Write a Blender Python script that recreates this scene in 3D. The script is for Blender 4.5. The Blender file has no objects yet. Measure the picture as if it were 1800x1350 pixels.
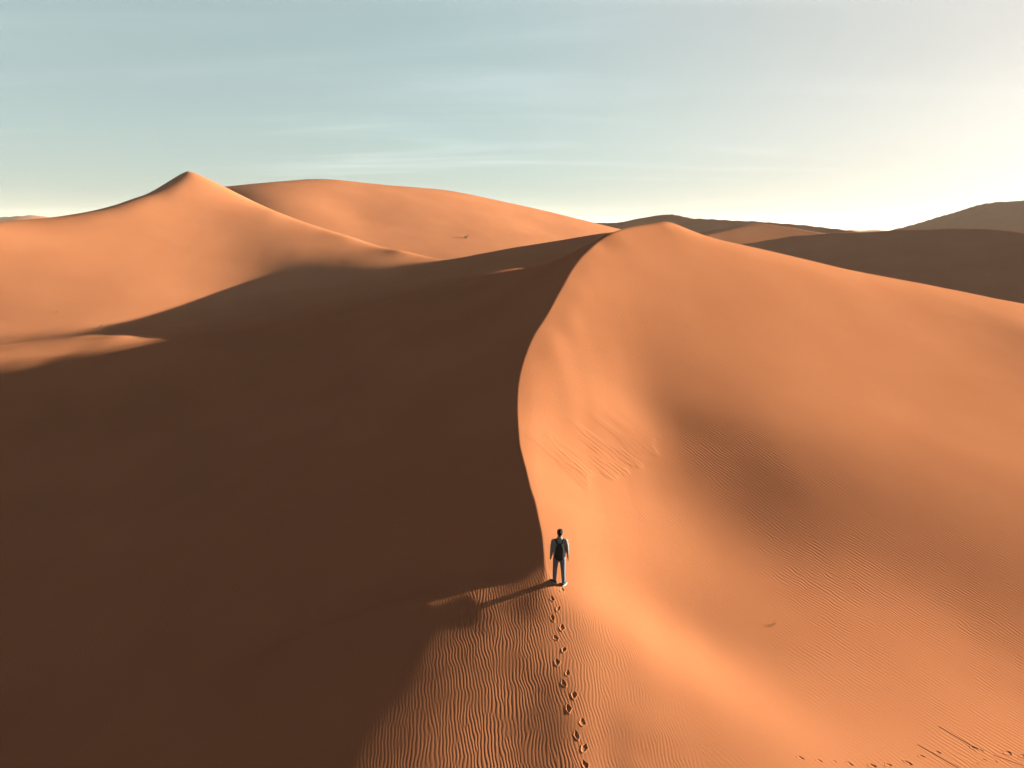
import bpy, bmesh, math, random
import numpy as np

# ------------------------------------------------------------------ camera, sky, sun, exposure
scene = bpy.context.scene
rad = math.radians
F, PITCH, CAM_Z = 1300.0, rad(11.7), 10.4          # focal length in 1800 px wide frame, downward tilt, metres above the walker's feet
SUN_AZ, SUN_EL = rad(67.0), rad(9.3)              # azimuth to the right of the view direction

cam_data = bpy.data.cameras.new("camera")
cam_data.sensor_width = 36.0
cam_data.lens = 36.0 * F / 1800.0
cam_data.clip_start, cam_data.clip_end = 0.1, 20000.0
cam = bpy.data.objects.new("camera", cam_data)
scene.collection.objects.link(cam)
cam.location = (0, 0, CAM_Z)
cam.rotation_euler = (math.pi / 2 - PITCH, 0, 0)
scene.camera = cam

world = bpy.data.worlds.new("World"); scene.world = world; world.use_nodes = True
wn, wl = world.node_tree.nodes, world.node_tree.links
wn.clear()
w_out = wn.new("ShaderNodeOutputWorld"); w_bg = wn.new("ShaderNodeBackground")
w_sky = wn.new("ShaderNodeTexSky"); w_sky.sky_type = 'NISHITA'; w_sky.sun_disc = False
w_sky.sun_elevation = SUN_EL; w_sky.sun_rotation = SUN_AZ
w_sky.air_density, w_sky.dust_density, w_sky.ozone_density = 1.0, 0.9, 1.0
w_bg.inputs["Strength"].default_value = 0.05
def wmath(op, a, b=None, c=None):
    n = wn.new("ShaderNodeMath"); n.operation = op
    for i, q in enumerate((a, b, c)):
        if q is None: continue
        if isinstance(q, (int, float)): n.inputs[i].default_value = q
        else: wl.new(q, n.inputs[i])
    return n.outputs[0]
w_hsv = wn.new("ShaderNodeHueSaturation"); w_hsv.inputs["Saturation"].default_value = 0.26; w_hsv.inputs["Hue"].default_value = 0.495
wl.new(w_sky.outputs[0], w_hsv.inputs["Color"])
# thin cirrus on a high flat layer
w_tc = wn.new("ShaderNodeTexCoord"); w_sep = wn.new("ShaderNodeSeparateXYZ")
wl.new(w_tc.outputs["Generated"], w_sep.inputs[0])
up = wmath('ADD', wmath('MAXIMUM', w_sep.outputs[2], 0.0), 0.06)
w_com = wn.new("ShaderNodeCombineXYZ")
wl.new(wmath('DIVIDE', w_sep.outputs[0], up), w_com.inputs[0]); wl.new(wmath('DIVIDE', w_sep.outputs[1], up), w_com.inputs[1])
def cirrus(loc, rot, scale, detail, lo, hi):
    mp = wn.new("ShaderNodeMapping"); mp.inputs["Location"].default_value = loc; mp.inputs["Rotation"].default_value = (0, 0, rot); mp.inputs["Scale"].default_value = scale
    wl.new(w_com.outputs[0], mp.inputs[0])
    nz = wn.new("ShaderNodeTexNoise"); nz.inputs["Scale"].default_value = 1.0; nz.inputs["Detail"].default_value = detail; nz.inputs["Roughness"].default_value = 0.52
    nz.inputs["Distortion"].default_value = 0.6
    wl.new(mp.outputs[0], nz.inputs["Vector"])
    mr = wn.new("ShaderNodeMapRange"); mr.interpolation_type = 'SMOOTHSTEP'
    mr.inputs["From Min"].default_value = lo; mr.inputs["From Max"].default_value = hi
    wl.new(nz.outputs["Fac"], mr.inputs["Value"])
    return mr.outputs[0]
cl = wmath('MULTIPLY', cirrus((3.1, 1.7, 0), 0.12, (0.30, 1.05, 1), 5.0, 0.45, 0.88), cirrus((0.4, 5.2, 0), 0.0, (0.16, 0.42, 1), 2.0, 0.38, 0.66))
w_tint = wn.new("ShaderNodeMix"); w_tint.data_type = 'RGBA'; w_tint.blend_type = 'MULTIPLY'; w_tint.inputs["Factor"].default_value = 1.0
w_gam = wn.new("ShaderNodeGamma"); w_gam.inputs["Gamma"].default_value = 0.68
wl.new(w_hsv.outputs[0], w_gam.inputs["Color"])
w_ext = wn.new("ShaderNodeMapRange"); w_ext.interpolation_type = 'SMOOTHSTEP'          # dust dims the air just above the horizon
w_ext.inputs["From Min"].default_value = -0.02; w_ext.inputs["From Max"].default_value = 0.16; w_ext.inputs["To Min"].default_value = 0.78; w_ext.inputs["To Max"].default_value = 1.0
wl.new(w_sep.outputs[2], w_ext.inputs["Value"])
w_dim = wn.new("ShaderNodeVectorMath"); w_dim.operation = 'SCALE'
wl.new(w_gam.outputs[0], w_dim.inputs[0]); wl.new(w_ext.outputs[0], w_dim.inputs["Scale"]); wl.new(w_dim.outputs[0], w_tint.inputs["A"]); 
w_dot = wn.new("ShaderNodeVectorMath"); w_dot.operation = 'DOT_PRODUCT'; wl.new(w_tc.outputs["Generated"], w_dot.inputs[0])
w_dot.inputs[1].default_value = (math.sin(SUN_AZ) * math.cos(SUN_EL), math.cos(SUN_AZ) * math.cos(SUN_EL), math.sin(SUN_EL))
w_aur = wn.new("ShaderNodeMapRange"); w_aur.interpolation_type = 'SMOOTHSTEP'; w_aur.inputs["From Min"].default_value = 0.3; w_aur.inputs["From Max"].default_value = 0.92
wl.new(w_dot.outputs["Value"], w_aur.inputs["Value"])
w_warm = wn.new("ShaderNodeMix"); w_warm.data_type = 'RGBA'; wl.new(w_aur.outputs[0], w_warm.inputs["Factor"])
w_warm.inputs["A"].default_value = (0.336, 0.437, 0.448, 1); w_warm.inputs["B"].default_value = (0.440, 0.418, 0.395, 1)     # teal air away from the sun, dusty cream round it
wl.new(w_warm.outputs["Result"], w_tint.inputs["B"])
w_mix = wn.new("ShaderNodeMix"); w_mix.data_type = 'RGBA'; w_mix.blend_type = 'ADD'
wl.new(wmath('MULTIPLY', cl, wmath('SUBTRACT', 0.6, wmath('MULTIPLY', w_aur.outputs[0], 0.5))), w_mix.inputs["Factor"]); wl.new(w_tint.outputs["Result"], w_mix.inputs["A"])
w_mix.inputs["B"].default_value = (0.9, 0.88, 0.85, 1)
wl.new(w_mix.outputs["Result"], w_bg.inputs["Color"]); wl.new(w_bg.outputs[0], w_out.inputs["Surface"])

sun_data = bpy.data.lights.new("sun", 'SUN')
sun_data.energy, sun_data.angle, sun_data.color = 5.0, rad(0.53), (0.92, 1.0, 0.78)
sun = bpy.data.objects.new("sun", sun_data); scene.collection.objects.link(sun)
SUN = np.array([math.sin(SUN_AZ) * math.cos(SUN_EL), math.cos(SUN_AZ) * math.cos(SUN_EL), math.sin(SUN_EL)])
from mathutils import Vector
sun.rotation_euler = Vector(SUN).to_track_quat('Z', 'Y').to_euler()

vs = scene.view_settings
vs.view_transform, vs.look, vs.gamma, vs.exposure = 'Standard', 'None', 1.0, 3.55
vs.use_curve_mapping = False

# ------------------------------------------------------------------ survey helper: a sight line of the photograph at ground distance y
def at(u, v, y):
    a, b = (u - 900.0) / F, (675.0 - v) / F
    yc = math.cos(PITCH) + b * math.sin(PITCH)
    zc = -math.sin(PITCH) + b * math.cos(PITCH)
    t = y / yc
    return (a * t, y, CAM_Z + zc * t)

def sstep(a, b, x):
    t = np.clip((x - a) / (b - a), 0, 1)
    return t * t * (3 - 2 * t)

from concurrent.futures import ThreadPoolExecutor
POOL = ThreadPoolExecutor(4)
def tps(pts, lam=1e-4):
    P = np.array(pts, float); S = 30.0
    X = P[:, :2] / S
    n = len(P)
    d2 = ((X[:, None] - X[None]) ** 2).sum(-1)
    K = 0.5 * d2 * np.log(d2 + 1e-12) + lam * np.eye(n)
    A = np.zeros((n + 3, n + 3)); A[:n, :n] = K
    A[:n, n] = 1; A[:n, n + 1:] = X; A[n, :n] = 1; A[n + 1:, :n] = X.T
    sol = np.linalg.solve(A, np.concatenate([P[:, 2], np.zeros(3)]))
    def f(x, y):
        sh = x.shape; x = x.ravel() / S; y = y.ravel() / S
        out = np.empty_like(x)
        def part(i):
            a, b = x[i:i + 8000], y[i:i + 8000]
            d = (a[:, None] - X[None, :, 0]) ** 2 + (b[:, None] - X[None, :, 1]) ** 2
            d += 1e-12
            d *= np.log(d)
            out[i:i + 8000] = (d @ sol[:n]) * 0.5 + sol[n] + sol[n + 1] * a + sol[n + 2] * b
        list(POOL.map(part, range(0, len(x), 8000)))
        return out.reshape(sh)
    return f

def spline(ctrl, step=1.0):
    """Catmull-Rom through 3-D points, resampled evenly."""
    C = np.array(ctrl, float)
    C = np.vstack([2 * C[0] - C[1], C, 2 * C[-1] - C[-2]])
    out = []
    for i in range(1, len(C) - 2):
        p0, p1, p2, p3 = C[i - 1], C[i], C[i + 1], C[i + 2]
        m = max(2, int(np.linalg.norm(p2 - p1) / step))
        for t in np.arange(m) / m:
            out.append(0.5 * (2 * p1 + (p2 - p0) * t + (2 * p0 - 5 * p1 + 4 * p2 - p3) * t * t + (3 * p1 - p0 - 3 * p2 + p3) * t ** 3))
    out.append(C[-2])
    return np.array(out)

def smax(a, b, k):
    h = np.clip(0.5 + 0.5 * (a - b) / k, 0, 1)
    return b + (a - b) * h + k * h * (1 - h)

def smin(a, b, k):
    return -smax(-a, -b, k)

# ------------------------------------------------------------------ main dune: crest, sunlit east surface, shaded west surface
CREST = spline([at(*p) for p in [
    (1035, 1500, 12.6), (1020, 1345, 14.6), (1000, 1200, 16.9), (980, 1100, 18.9), (966, 1040, 20.2), (958, 990, 21.5), (953, 944, 22.6), (946, 914, 23.35), (939, 882, 24.2), (931, 858, 24.9),
    (922.5, 822, 26.0), (914, 787, 27.2), (910.7, 754, 28.5), (909, 716, 30.2), (910.7, 674, 32.2), (921, 630, 34.6), (939, 588, 37.1), (957, 560, 38.9), (983, 513, 41.9), (1003, 477, 44.4),
    (1020, 453, 46.2), (1037, 437, 47.6), (1053, 423, 49.1), (1077, 408, 50.6), (1110, 398.5, 52.4), (1147, 393.6, 54.0)]], 1.0)

def on_plane(u, v, p0, g):
    """Where the sight line meets the plane through p0 with gradient g."""
    x1, _, z1 = at(u, v, 1.0)
    k = z1 - CAM_Z
    y = (p0[2] - CAM_Z - g[0] * p0[0] - g[1] * p0[1]) / (k - g[0] * x1 - g[1])
    return at(u, v, y)

# broad ridge in the foreground, shared by both flanks
def _fore():
    def prof(q):
        c = np.clip(q, -4, 5)
        return 0.165 * c - 0.0225 * c * c + 0.345 * np.minimum(q + 4, 0)
    pts = []
    for y in (11.0, 13.0, 15.0, 16.5, 18.0, 19.2, 20.1):
        xc, zc = np.interp(y, CREST[:, 1], CREST[:, 0]), np.interp(y, CREST[:, 1], CREST[:, 2])
        xt = np.interp(y, [11, 13, 15, 17.5, 19.2, 20.2], [-6.4, -5.9, -5.2, -4.1, -3.1, -2.6])      # where the flank turns out of the sun
        for x in (xt - 3, xt - 1.5, xt, xt + 1.5, xt + 3, xc - 0.8):
            if x < xc - 0.7: pts.append((x, y, float(zc + prof(x - xt) - prof(xc - xt))))
    return pts
FORE = _fore() + [(2.6, 20, -0.45), (4, 19.5, -0.95), (6, 19, -1.3), (3.2, 17.3, -1.05), (5.2, 17, -1.5), (3, 15, -1.72), (6, 14.5, -2.2), (3.5, 11, -2.4), (6, 11, -2.9)]
_E = [
    (10.5, 50, 9.3), (15, 54, 9.0), (24, 60, 7.2), (34, 62, 4.8),
    (8, 46, 7.8), (16, 48, 6.8), (26, 50, 4.9), (36, 50, 2.6),
    (5.5, 42, 5.9), (10, 42, 5.1), (20, 42, 3.4), (30, 42, 1.4),
    (4.5, 38, 4.2), (10, 38, 3.3), (20, 38, 1.9), 
    (5.5, 34, 2.5), (10, 34, 1.9), (20, 34, 0.6),
    (9, 30, 0.5), (15, 30, -0.1), (25, 30, -1.2),
    (3.6, 26, -0.2), (8, 26, -0.8), (16, 26, -1.4), (24, 26, -2.3),
    (2.6, 22.5, -0.15), (4.2, 22.2, -0.75), (9, 22, -1.5), (16, 22, -2.4), (22, 22, -2.9),
    (10, 18, -2.0), (16, 18, -2.7), (22, 18, -3.4), (10, 14.5, -2.4), (15, 14.5, -2.9),
    (44, 30, -5), (30, 14, -4.6), (20, 5, -3.6), (5, 4, -2.9)]
E_HARD = [at(*p) for p in [
    # ridge silhouette running right from the summit
    (1168, 393.8, 54.5), (1190, 397, 55.3), (1223, 408, 57.0), (1250, 418, 58.5), (1300, 431, 61.0), (1380, 452, 65.0), (1450, 470, 68.5), (1600, 500, 76.0), (1700, 517, 80.5), (1800, 537, 85.0), (1950, 566, 90.0),
]]
E_FOOT = [at(*p) for p in [(1060, 860, 28.0), (1020, 890, 26.4), (1150, 795, 30.6)]]
E_SOFT = _E
E_BACK = [(14, 68, 7.0), (20, 84, 1.5), (32, 96, -1.0), (48, 104, -3.0), (66, 108, -5.0), (85, 95, -8), (30, 112, -4), (12, 92, -1), (85, 30, -12), (60, 45, -5)]
f_in = [p for p in FORE if p[0] <= 0.5]; f_out = [p for p in FORE if p[0] > 0.5]
EAST_PTS = E_HARD + E_FOOT + E_SOFT + E_BACK + FORE
east0 = tps(list(CREST) + EAST_PTS)
# slope towards the sun read from the brightness of the sand along sight lines
SLOPES = [(1060, 480, -.24), (1000, 600, -.30), (950, 700, -.34), (960, 800, -.40), (1000, 890, -.48), (935, 640, -.32), (1035, 510, -.26), (950, 610, -.3), (1095, 600, -.28), (1085, 680, -.32), (1080, 760, -.34), (1060, 820, -.40), (1020, 760, -.40),
    (1140, 620, -.17), (1165, 720, -.12), (1190, 780, -0.06), (1130, 860, -.2), (1090, 480, -.2), (1150, 500, -.16),
    (1250, 820, -.03), (1350, 880, .02), (1450, 930, .04), (1600, 980, .03), (1750, 1080, .03), (1300, 700, -.15), (1500, 700, -.20), (1700, 750, -.20), (1500, 560, -.22),
    (1250, 500, -.16), (1700, 600, -.17), (1180, 430, -.16), (1400, 800, -.05), (1650, 850, -.08), (1060, 960, -.46), (1150, 930, -.30), (1250, 960, -.2), (1350, 1020, -.15),
    (1500, 1080, -.14), (1650, 1150, -.14), (1100, 1060, -.42), (1200, 1060, -.18), (1180, 1150, -.32), (1280, 1210, -.24), (1300, 1120, -.16), (1400, 1260, -.16),
    (1600, 1280, -.18), (1750, 1220, -.16), (1050, 1110, -.16), (1080, 1200, -.13), (1200, 1300, -.15), (1020, 1250, -.11), (1350, 620, -.20), (1600, 660, -.21), (1200, 580, -.18),
    (1850, 640, -.16), (1950, 760, -.14), (1950, 1000, 0)]
SHV = (math.sin(SUN_AZ), math.cos(SUN_AZ))
def relax(f0, xs, ys, h, slopes, span, mask_w, tie, anchors, lb, clip, passes=2):
    """Relax a surface on a coarse grid: smooth, through its anchors, with the wanted slopes towards the sun."""
    nx, ny = len(xs), len(ys); N = nx * ny
    X, Y = np.meshgrid(xs, ys); Z0 = f0(X, Y)
    W, tie = mask_w(X, Y), tie(X, Y)
    A = np.array([p for p in anchors if xs[0] < p[0] < xs[-1] and ys[0] < p[1] < ys[-1]])
    idx = np.arange(N).reshape(ny, nx)
    f = f0
    for _ in range(passes):
        G = []
        for u, v, g in slopes:
            q = np.linspace(span[0], span[1], 1300); Q = np.array([at(u, v, t) for t in q])
            i = int(np.argmax(f(Q[:, 0], Q[:, 1]) >= Q[:, 2])); G.append((Q[i, 0], Q[i, 1], g))
        T = np.clip(tps(G, 5e-4)(X, Y), *clip)
        NN = np.zeros((N, N)); rhs = np.zeros(N)
        def add(cols, cf, w, b):
            for c1, f1 in zip(cols, cf):
                for c2, f2 in zip(cols, cf): np.add.at(NN, (c1, c2), w * f1 * f2)
                np.add.at(rhs, c1, w * f1 * b)
        add([idx[:, :-2].ravel(), idx[:, 1:-1].ravel(), idx[:, 2:].ravel()], (1, -2, 1), lb, 0.0)
        add([idx[:-2].ravel(), idx[1:-1].ravel(), idx[2:].ravel()], (1, -2, 1), lb, 0.0)
        add([idx[:-1, :-1].ravel(), idx[:-1, 1:].ravel(), idx[1:, :-1].ravel(), idx[1:, 1:].ravel()], (1, -1, -1, 1), 2 * lb, 0.0)
        m = W > 0
        m[:, 0] = m[:, -1] = m[0] = m[-1] = False
        jy, jx = np.nonzero(m)
        add([idx[jy, jx + 1], idx[jy, jx - 1], idx[jy + 1, jx], idx[jy - 1, jx]], (SHV[0] / 2 / h, -SHV[0] / 2 / h, SHV[1] / 2 / h, -SHV[1] / 2 / h), W[jy, jx], T[jy, jx])
        add([idx.ravel()], (1,), tie.ravel(), Z0.ravel())
        ix = np.clip(np.floor((A[:, 0] - xs[0]) / h).astype(int), 0, nx - 2); iy = np.clip(np.floor((A[:, 1] - ys[0]) / h).astype(int), 0, ny - 2)
        fx, fy = (A[:, 0] - xs[ix]) / h, (A[:, 1] - ys[iy]) / h
        add([idx[iy, ix], idx[iy, ix + 1], idx[iy + 1, ix], idx[iy + 1, ix + 1]], ((1 - fx) * (1 - fy), fx * (1 - fy), (1 - fx) * fy, fx * fy), 12.0, A[:, 2])
        Z = np.linalg.solve(NN + 1e-6 * np.eye(N), rhs).reshape(ny, nx)
        D = np.pad(Z - Z0, 3, mode='edge')
        def f(x, y, D=D):
            u = np.clip((x - xs[0]) / h, -1, nx) + 3; v = np.clip((y - ys[0]) / h, -1, ny) + 3
            i, j = np.floor(u).astype(int), np.floor(v).astype(int)
            a, b = u - i, v - j
            def wts(t): return (0.5 * (-t ** 3 + 2 * t ** 2 - t), 0.5 * (3 * t ** 3 - 5 * t ** 2 + 2), 0.5 * (-3 * t ** 3 + 4 * t ** 2 + t), 0.5 * (t ** 3 - t ** 2))
            wx, wy = wts(a), wts(b)
            out = f0(x, y)
            for q in range(4):
                for p in range(4):
                    out = out + wy[q] * wx[p] * D[np.clip(j + q - 1, 0, D.shape[0] - 1), np.clip(i + p - 1, 0, D.shape[1] - 1)]
            return out
    return f

def _emask(X, Y):
    cx = np.interp(Y, CREST[:, 1], CREST[:, 0]); ry = np.interp(X, [p[0] for p in E_HARD], [p[1] for p in E_HARD])
    return np.where((X > cx + 1.0) & (Y < ry - 0.5) & (Y > 12), sstep(58, 46, X), 0)
def _etie(X, Y):
    cx = np.interp(Y, CREST[:, 1], CREST[:, 0]); ry = np.interp(X, [p[0] for p in E_HARD], [p[1] for p in E_HARD])
    t = np.full(X.shape, 0.004)
    t[(Y > ry + 3) | (X > 57)] = 0.1
    t[(Y < 18.5) & (np.abs(X - cx) < 2)] = 2.0
    t[(X < cx - 1.5) & (Y > 21)] = 0.0
    t[(X < cx - 1) & (Y < 19)] = 0.5
    return t
east = relax(east0, np.arange(-4.0, 60.0, 1.25), np.arange(6.0, 98.0, 1.25), 1.25, SLOPES, (11, 90), _emask, _etie, list(CREST) + list(spline(E_HARD, 0.8)), 0.16, (-0.5, 0.05))

NEAR_SLOPES = [(1000, 1150, -0.06), (1050, 1200, -0.09), (1100, 1280, -0.11), (1000, 1300, -0.06), (1150, 1340, -0.11), (1010, 960, -0.42), (1030, 1010, -0.43), (1070, 1060, -0.43), (1120, 1105, -0.41), (1180, 1150, -0.38), (1240, 1190, -0.34),
    (1320, 1230, -0.28), (1400, 1275, -0.24), (1030, 1080, -0.20), (1080, 1130, -0.18), (1150, 1190, -0.16), (1230, 1240, -0.16), (1130, 1030, -0.26), (1200, 1080, -0.13), (1260, 1120, -0.12), (1330, 1170, -0.13), (1420, 1220, -0.15),
    (1050, 900, -0.45), (1100, 940, -0.36), (1150, 960, -0.28), (1080, 880, -0.32), (1200, 950, -0.22), (1250, 1000, -0.15), (1300, 1050, -0.12), (1000, 850, -0.41), (980, 800, -0.38), (1030, 820, -0.38),
    (1300, 880, 0.00), (1250, 860, -0.04), (1350, 950, -0.01), (1400, 1000, -0.03), (1450, 1050, -0.06), (1095, 520, -0.24), (1060, 560, -0.26), (1085, 640, -0.28), (1100, 700, -0.29), (1118, 750, -0.30), (1060, 760, -0.30), (1000, 700, -0.29),
    (950, 650, -0.28), (1020, 600, -0.27), (1128, 540, -0.18), (1135, 620, -0.15), (1150, 700, -0.10), (1180, 760, -0.06), (1210, 700, -0.10), (1200, 620, -0.15), (1150, 812, -0.14), (1090, 850, -0.30), (1200, 840, -0.05),
    (1500, 700, -.2), (1400, 620, -.2), (1350, 700, -.15), (1600, 800, -.12), (1600, 660, -.2), (1500, 850, -.03), (1650, 950, .0), (1600, 1100, -.12), (1600, 1250, -.17), (1750, 1000, 0), (1750, 1150, -.1), (1700, 700, -.19), (1700, 600, -.18), (1500, 560, -.21), (1350, 540, -.2), (1800, 850, -.1), (1850, 640, -.17), (1950, 760, -.14), (1850, 1250, -.16), (1600, 560, -.2), (1400, 480, -.18),
    (1250, 500, -.18), (1180, 460, -0.18), (1100, 460, -0.22), (1060, 470, -0.23)]
def _nmask(X, Y):
    cx = np.interp(Y, CREST[:, 1], CREST[:, 0])
    return np.where((X > cx + 0.45) & (Y > 13.5), 1.0, 0.0) * sstep(42.0, 30.0, X) * sstep(64, 54, Y) * (Y < np.interp(X, [p[0] for p in E_HARD], [p[1] for p in E_HARD]) - 0.8)
def _ntie(X, Y):
    cx = np.interp(Y, CREST[:, 1], CREST[:, 0])
    t = 0.0008 + 0.03 * sstep(30, 42, X) + 0.03 * sstep(56, 64, Y)
    t[(X > 43) | (Y < 13.2) | (Y > 68)] = 0.6
    t[(Y < 19.5) & (np.abs(X - cx) < 1.2)] = 1.0
    t[(X < cx + 0.3) & (Y > 21)] = 0.0
    return t
_east1 = east
east = relax(_east1, np.arange(-1.6, 45.0, 0.9), np.arange(12.0, 70.0, 0.9), 0.9, NEAR_SLOPES, (11, 85), _nmask, _ntie, list(spline(CREST, 0.4)) + list(spline(E_HARD, 0.8)), 0.22, (-0.45, 0.04))

PEAK = at(330, 308, 120.0); GP = (-0.45, 0.42)
WEST_PTS = [at(*p) for p in [
    # spur running left from the summit
    (1000, 448, 53.0), (977, 458, 53.5), (930, 480, 54.0), (880, 500, 54.5), (800, 526, 55.0), (700, 548, 55.5), (595, 564, 56.5), (506, 579, 57.0), (389, 591, 57.5), (249, 607, 57.0), (120, 622, 55.5), (0, 633, 54), (-250, 660, 52.0),
    (0, 664, 49.5), (170, 634, 51.5), (-250, 705, 47),
    # hollow behind the spur, rising to the shaded ridge
    (930, 466, 69.0), (800, 505, 70.0), (690, 530, 70.0), (600, 548, 70.0), (450, 570, 70), (300, 588, 69), (150, 604, 66.0), (0, 622, 61), (0, 603, 68),
    (800, 478, 86.0), (700, 492, 87.0), (600, 500, 88.0), (450, 505, 89.0), (300, 520, 86.5), (520, 530, 79), (150, 555, 78), (0, 575, 75.0),
    (1060, 412, 88.0), (980, 424, 91.0), (900, 436, 95.0), (840, 447, 98.0), (790, 457, 101.0), (1155, 405, 90.0), (1250, 425, 94),
    # tail of the pyramid dune
    (600, 466, 99.0), (700, 440, 106.0), (600, 415, 110.0), (480, 375, 115.0), (400, 340, 118.0), (560, 440, 103.0), (500, 437, 101.5), (520, 470, 95), (390, 400, 104), (420, 440, 98.5),
    # lee side behind the pyramid's front arm
    (300, 350, 124), (270, 365, 122), (230, 378, 117), (120, 410, 108), (0, 425, 102), (-200, 450, 92), (120, 430, 122), (0, 445, 116),
]] + [on_plane(u, v, PEAK, GP) for u, v in [(330, 309.5), (300, 326), (270, 342), (230, 357), (120, 385), (0, 400), (-200, 425), (200, 420), (100, 440), (0, 500), (150, 490), (300, 465),  (0, 450), (-200, 520)]] + [
    # shaded west flank
    (-3, 24, -0.55), (-8, 24, -2.4), (-15, 24, -4.7), (-24, 24, -7.4), (-40, 22, -10.5),
    (-4, 31.5, 1.5), (-9, 32, -0.7), (-16, 33, -3.2), (-26, 34, -6.0), (-42, 34, -7.8),
    (-2, 43, 4.7), (-8, 44, 1.9), (-16, 45, -1.0), (-26, 45, -2.6), (-40, 43, -3.6), (-60, 42, -6),
    (-14, 50, 1.6), (4, 70, 6.6), (12, 71, 7.0), (20, 76, 8.6),  # includes an unseen saddle behind the summit, shaped to steer sun and shadow
    (-1.2, 22.0, -0.28), (-3.2, 22.2, -1.0), (-6, 21, -1.75), (-9, 18.5, -2.6), (-13, 17, -4.3), (-22, 17, -7.2),
    (-11, 14, -3.3), (-15, 13, -4.8), (-25, 8, -8),
    # behind
    (0, 112, 4.5), (10, 114, 4), (-12, 118, 4), (-25, 130, 6), (30, 104, 6), (-50, 136, 11), (-85, 110, 5), (-95, 80, -1),
] + FORE
west0 = tps(list(CREST) + WEST_PTS)
W_SLOPES = [(100, 450, -.22), (250, 420, -.25), (330, 370, -.26), (350, 430, -.26), (200, 500, -.25), (50, 520, -.22), (100, 560, -.16), (250, 550, -.2), (380, 470, -.2), (400, 400, -.16),
    (450, 400, -.13), (500, 420, -.13), (600, 440, -.11), (700, 450, -.10), (460, 440, -.10), (560, 452, -.06), (30, 600, -.08), (180, 588, -.1),
    (300, 560, -.16), (370, 525, -.2), (240, 588, -.10), (100, 605, -.03), (200, 600, -.02), (405, 480, -.22), (470, 525, .24), (430, 560, .22), (520, 500, .24), (600, 500, .24), (600, 540, .22), (700, 490, .24), (800, 475, .24), (900, 450, .24), (375, 580, .18)]
W_ANCH = [at(*p) for p in [(700, 440, 106.0), (600, 415, 110.0), (540, 397, 112.5), (480, 375, 115.0), (400, 340, 118.0), (1060, 412, 88.0), (980, 424, 91.0), (900, 436, 95.0), (840, 447, 98.0), (790, 457, 101.0),
    (880, 500, 54.5), (800, 526, 55.0), (700, 548, 55.5), (595, 564, 56.5), (506, 579, 57.0), (389, 591, 57.5), (249, 607, 57.0), (120, 622, 55.5), (0, 633, 54)]] + [on_plane(u, v, PEAK, GP) for u, v in [(330, 309.5), (300, 326), (270, 342), (230, 357), (180, 371), (120, 385), (60, 394), (0, 400), (-100, 412)]] + [(-50, 66, 0.2), (-45, 66, 0.5), (-42, 70, 0.9), (-38, 66, 1.2), (-37, 72, 1.2), (-34, 64, 1.4), (-48, 61, 0.4)]
def _wsil(X): return np.interp(X, [-70, -60.8, -56.7, -53.2, -50.7, -44, -36, -25, -16, -8, 0], [78, 88, 95, 104, 118, 116, 113, 108, 104, 99, 93])
def _wmask(X, Y): return np.where((Y < _wsil(X)) & (Y > 60) & (X < 0), 1.0, 0.0)
def _wtie(X, Y):
    t = np.where(_wmask(X, Y) > 0, 0.003, 0.02)
    t[(Y > _wsil(X) + 5)] = 0.05
    t[(X > 4) | (Y < 56) | (X < -88)] = 2.0
    return t
west = relax(west0, np.arange(-92.0, 12.0, 2.0), np.arange(50.0, 136.0, 2.0), 2.0, W_SLOPES, (57, 122), _wmask, _wtie, W_ANCH, 0.10, (-0.32, 0.26))

c_y, c_x = CREST[:, 1], CREST[:, 0]
def crest_x(y):
    x = np.interp(y, c_y, c_x)
    return x + np.clip(y - 54, 0, 60) * 0.35

def main_height(x, y):
    cx = crest_x(y)
    s = x - cx
    w = 0.05 + 1.6 * (1 - sstep(18.2, 21.6, y)) + 5.0 * sstep(56, 64, y) + 1.6 * sstep(50.5, 54, y)
    t = sstep(-1, 1, s / w)
    e, q = np.full(x.shape, -30.0), np.full(x.shape, -30.0)
    near = (y < 175) & (np.abs(x) < 135) & (y > -60)
    m = near & (t > 0); e[m] = east(x[m], y[m])
    m = near & (t < 1); q[m] = west(x[m], y[m])
    q = q + 0.55 * np.exp(-np.hypot(x - PEAK[0], y - PEAK[1]) / 2.6)
    return e * t + q * (1 - t)

def ridge(x, y, ctrl, base, tl, tr):
    """A dune ridge: crest polyline with heights, slope tl on its left side, tr on its right side."""
    C = spline(ctrl, 3.0)
    for _ in range(6): C[1:-1, :2] = (C[:-2, :2] + 2 * C[1:-1, :2] + C[2:, :2]) / 4
    best = np.full(x.shape, 1e18); zc = np.zeros(x.shape); side = np.zeros(x.shape); over = np.zeros(x.shape)
    n = len(C) - 1
    for i in range(n):
        a, b = C[i], C[i + 1]
        dx, dy = b[0] - a[0], b[1] - a[1]
        L2 = dx * dx + dy * dy
        tt = ((x - a[0]) * dx + (y - a[1]) * dy) / L2
        t = np.clip(tt, 0, 1)
        d2 = (x - a[0] - t * dx) ** 2 + (y - a[1] - t * dy) ** 2
        m = d2 < best
        best = np.where(m, d2, best)
        zc = np.where(m, a[2] + t * (b[2] - a[2]), zc)
        side = np.where(m, dx * (y - a[1]) - dy * (x - a[0]), side)
    d = np.sqrt(best)
    h = zc - base
    tan = np.where(side > 0, tl, tr)
    # smooth the slope change across the ends
    g = tan * d
    return zc - np.where(g < 0.7 * h, g, 0.7 * h + 0.6 * h * (1 - np.exp(-(g - 0.7 * h) / (0.6 * h)))) - 0.15 * np.clip(d - 45, 0, None)

def P(*a): return [at(*p) for p in a]

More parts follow.
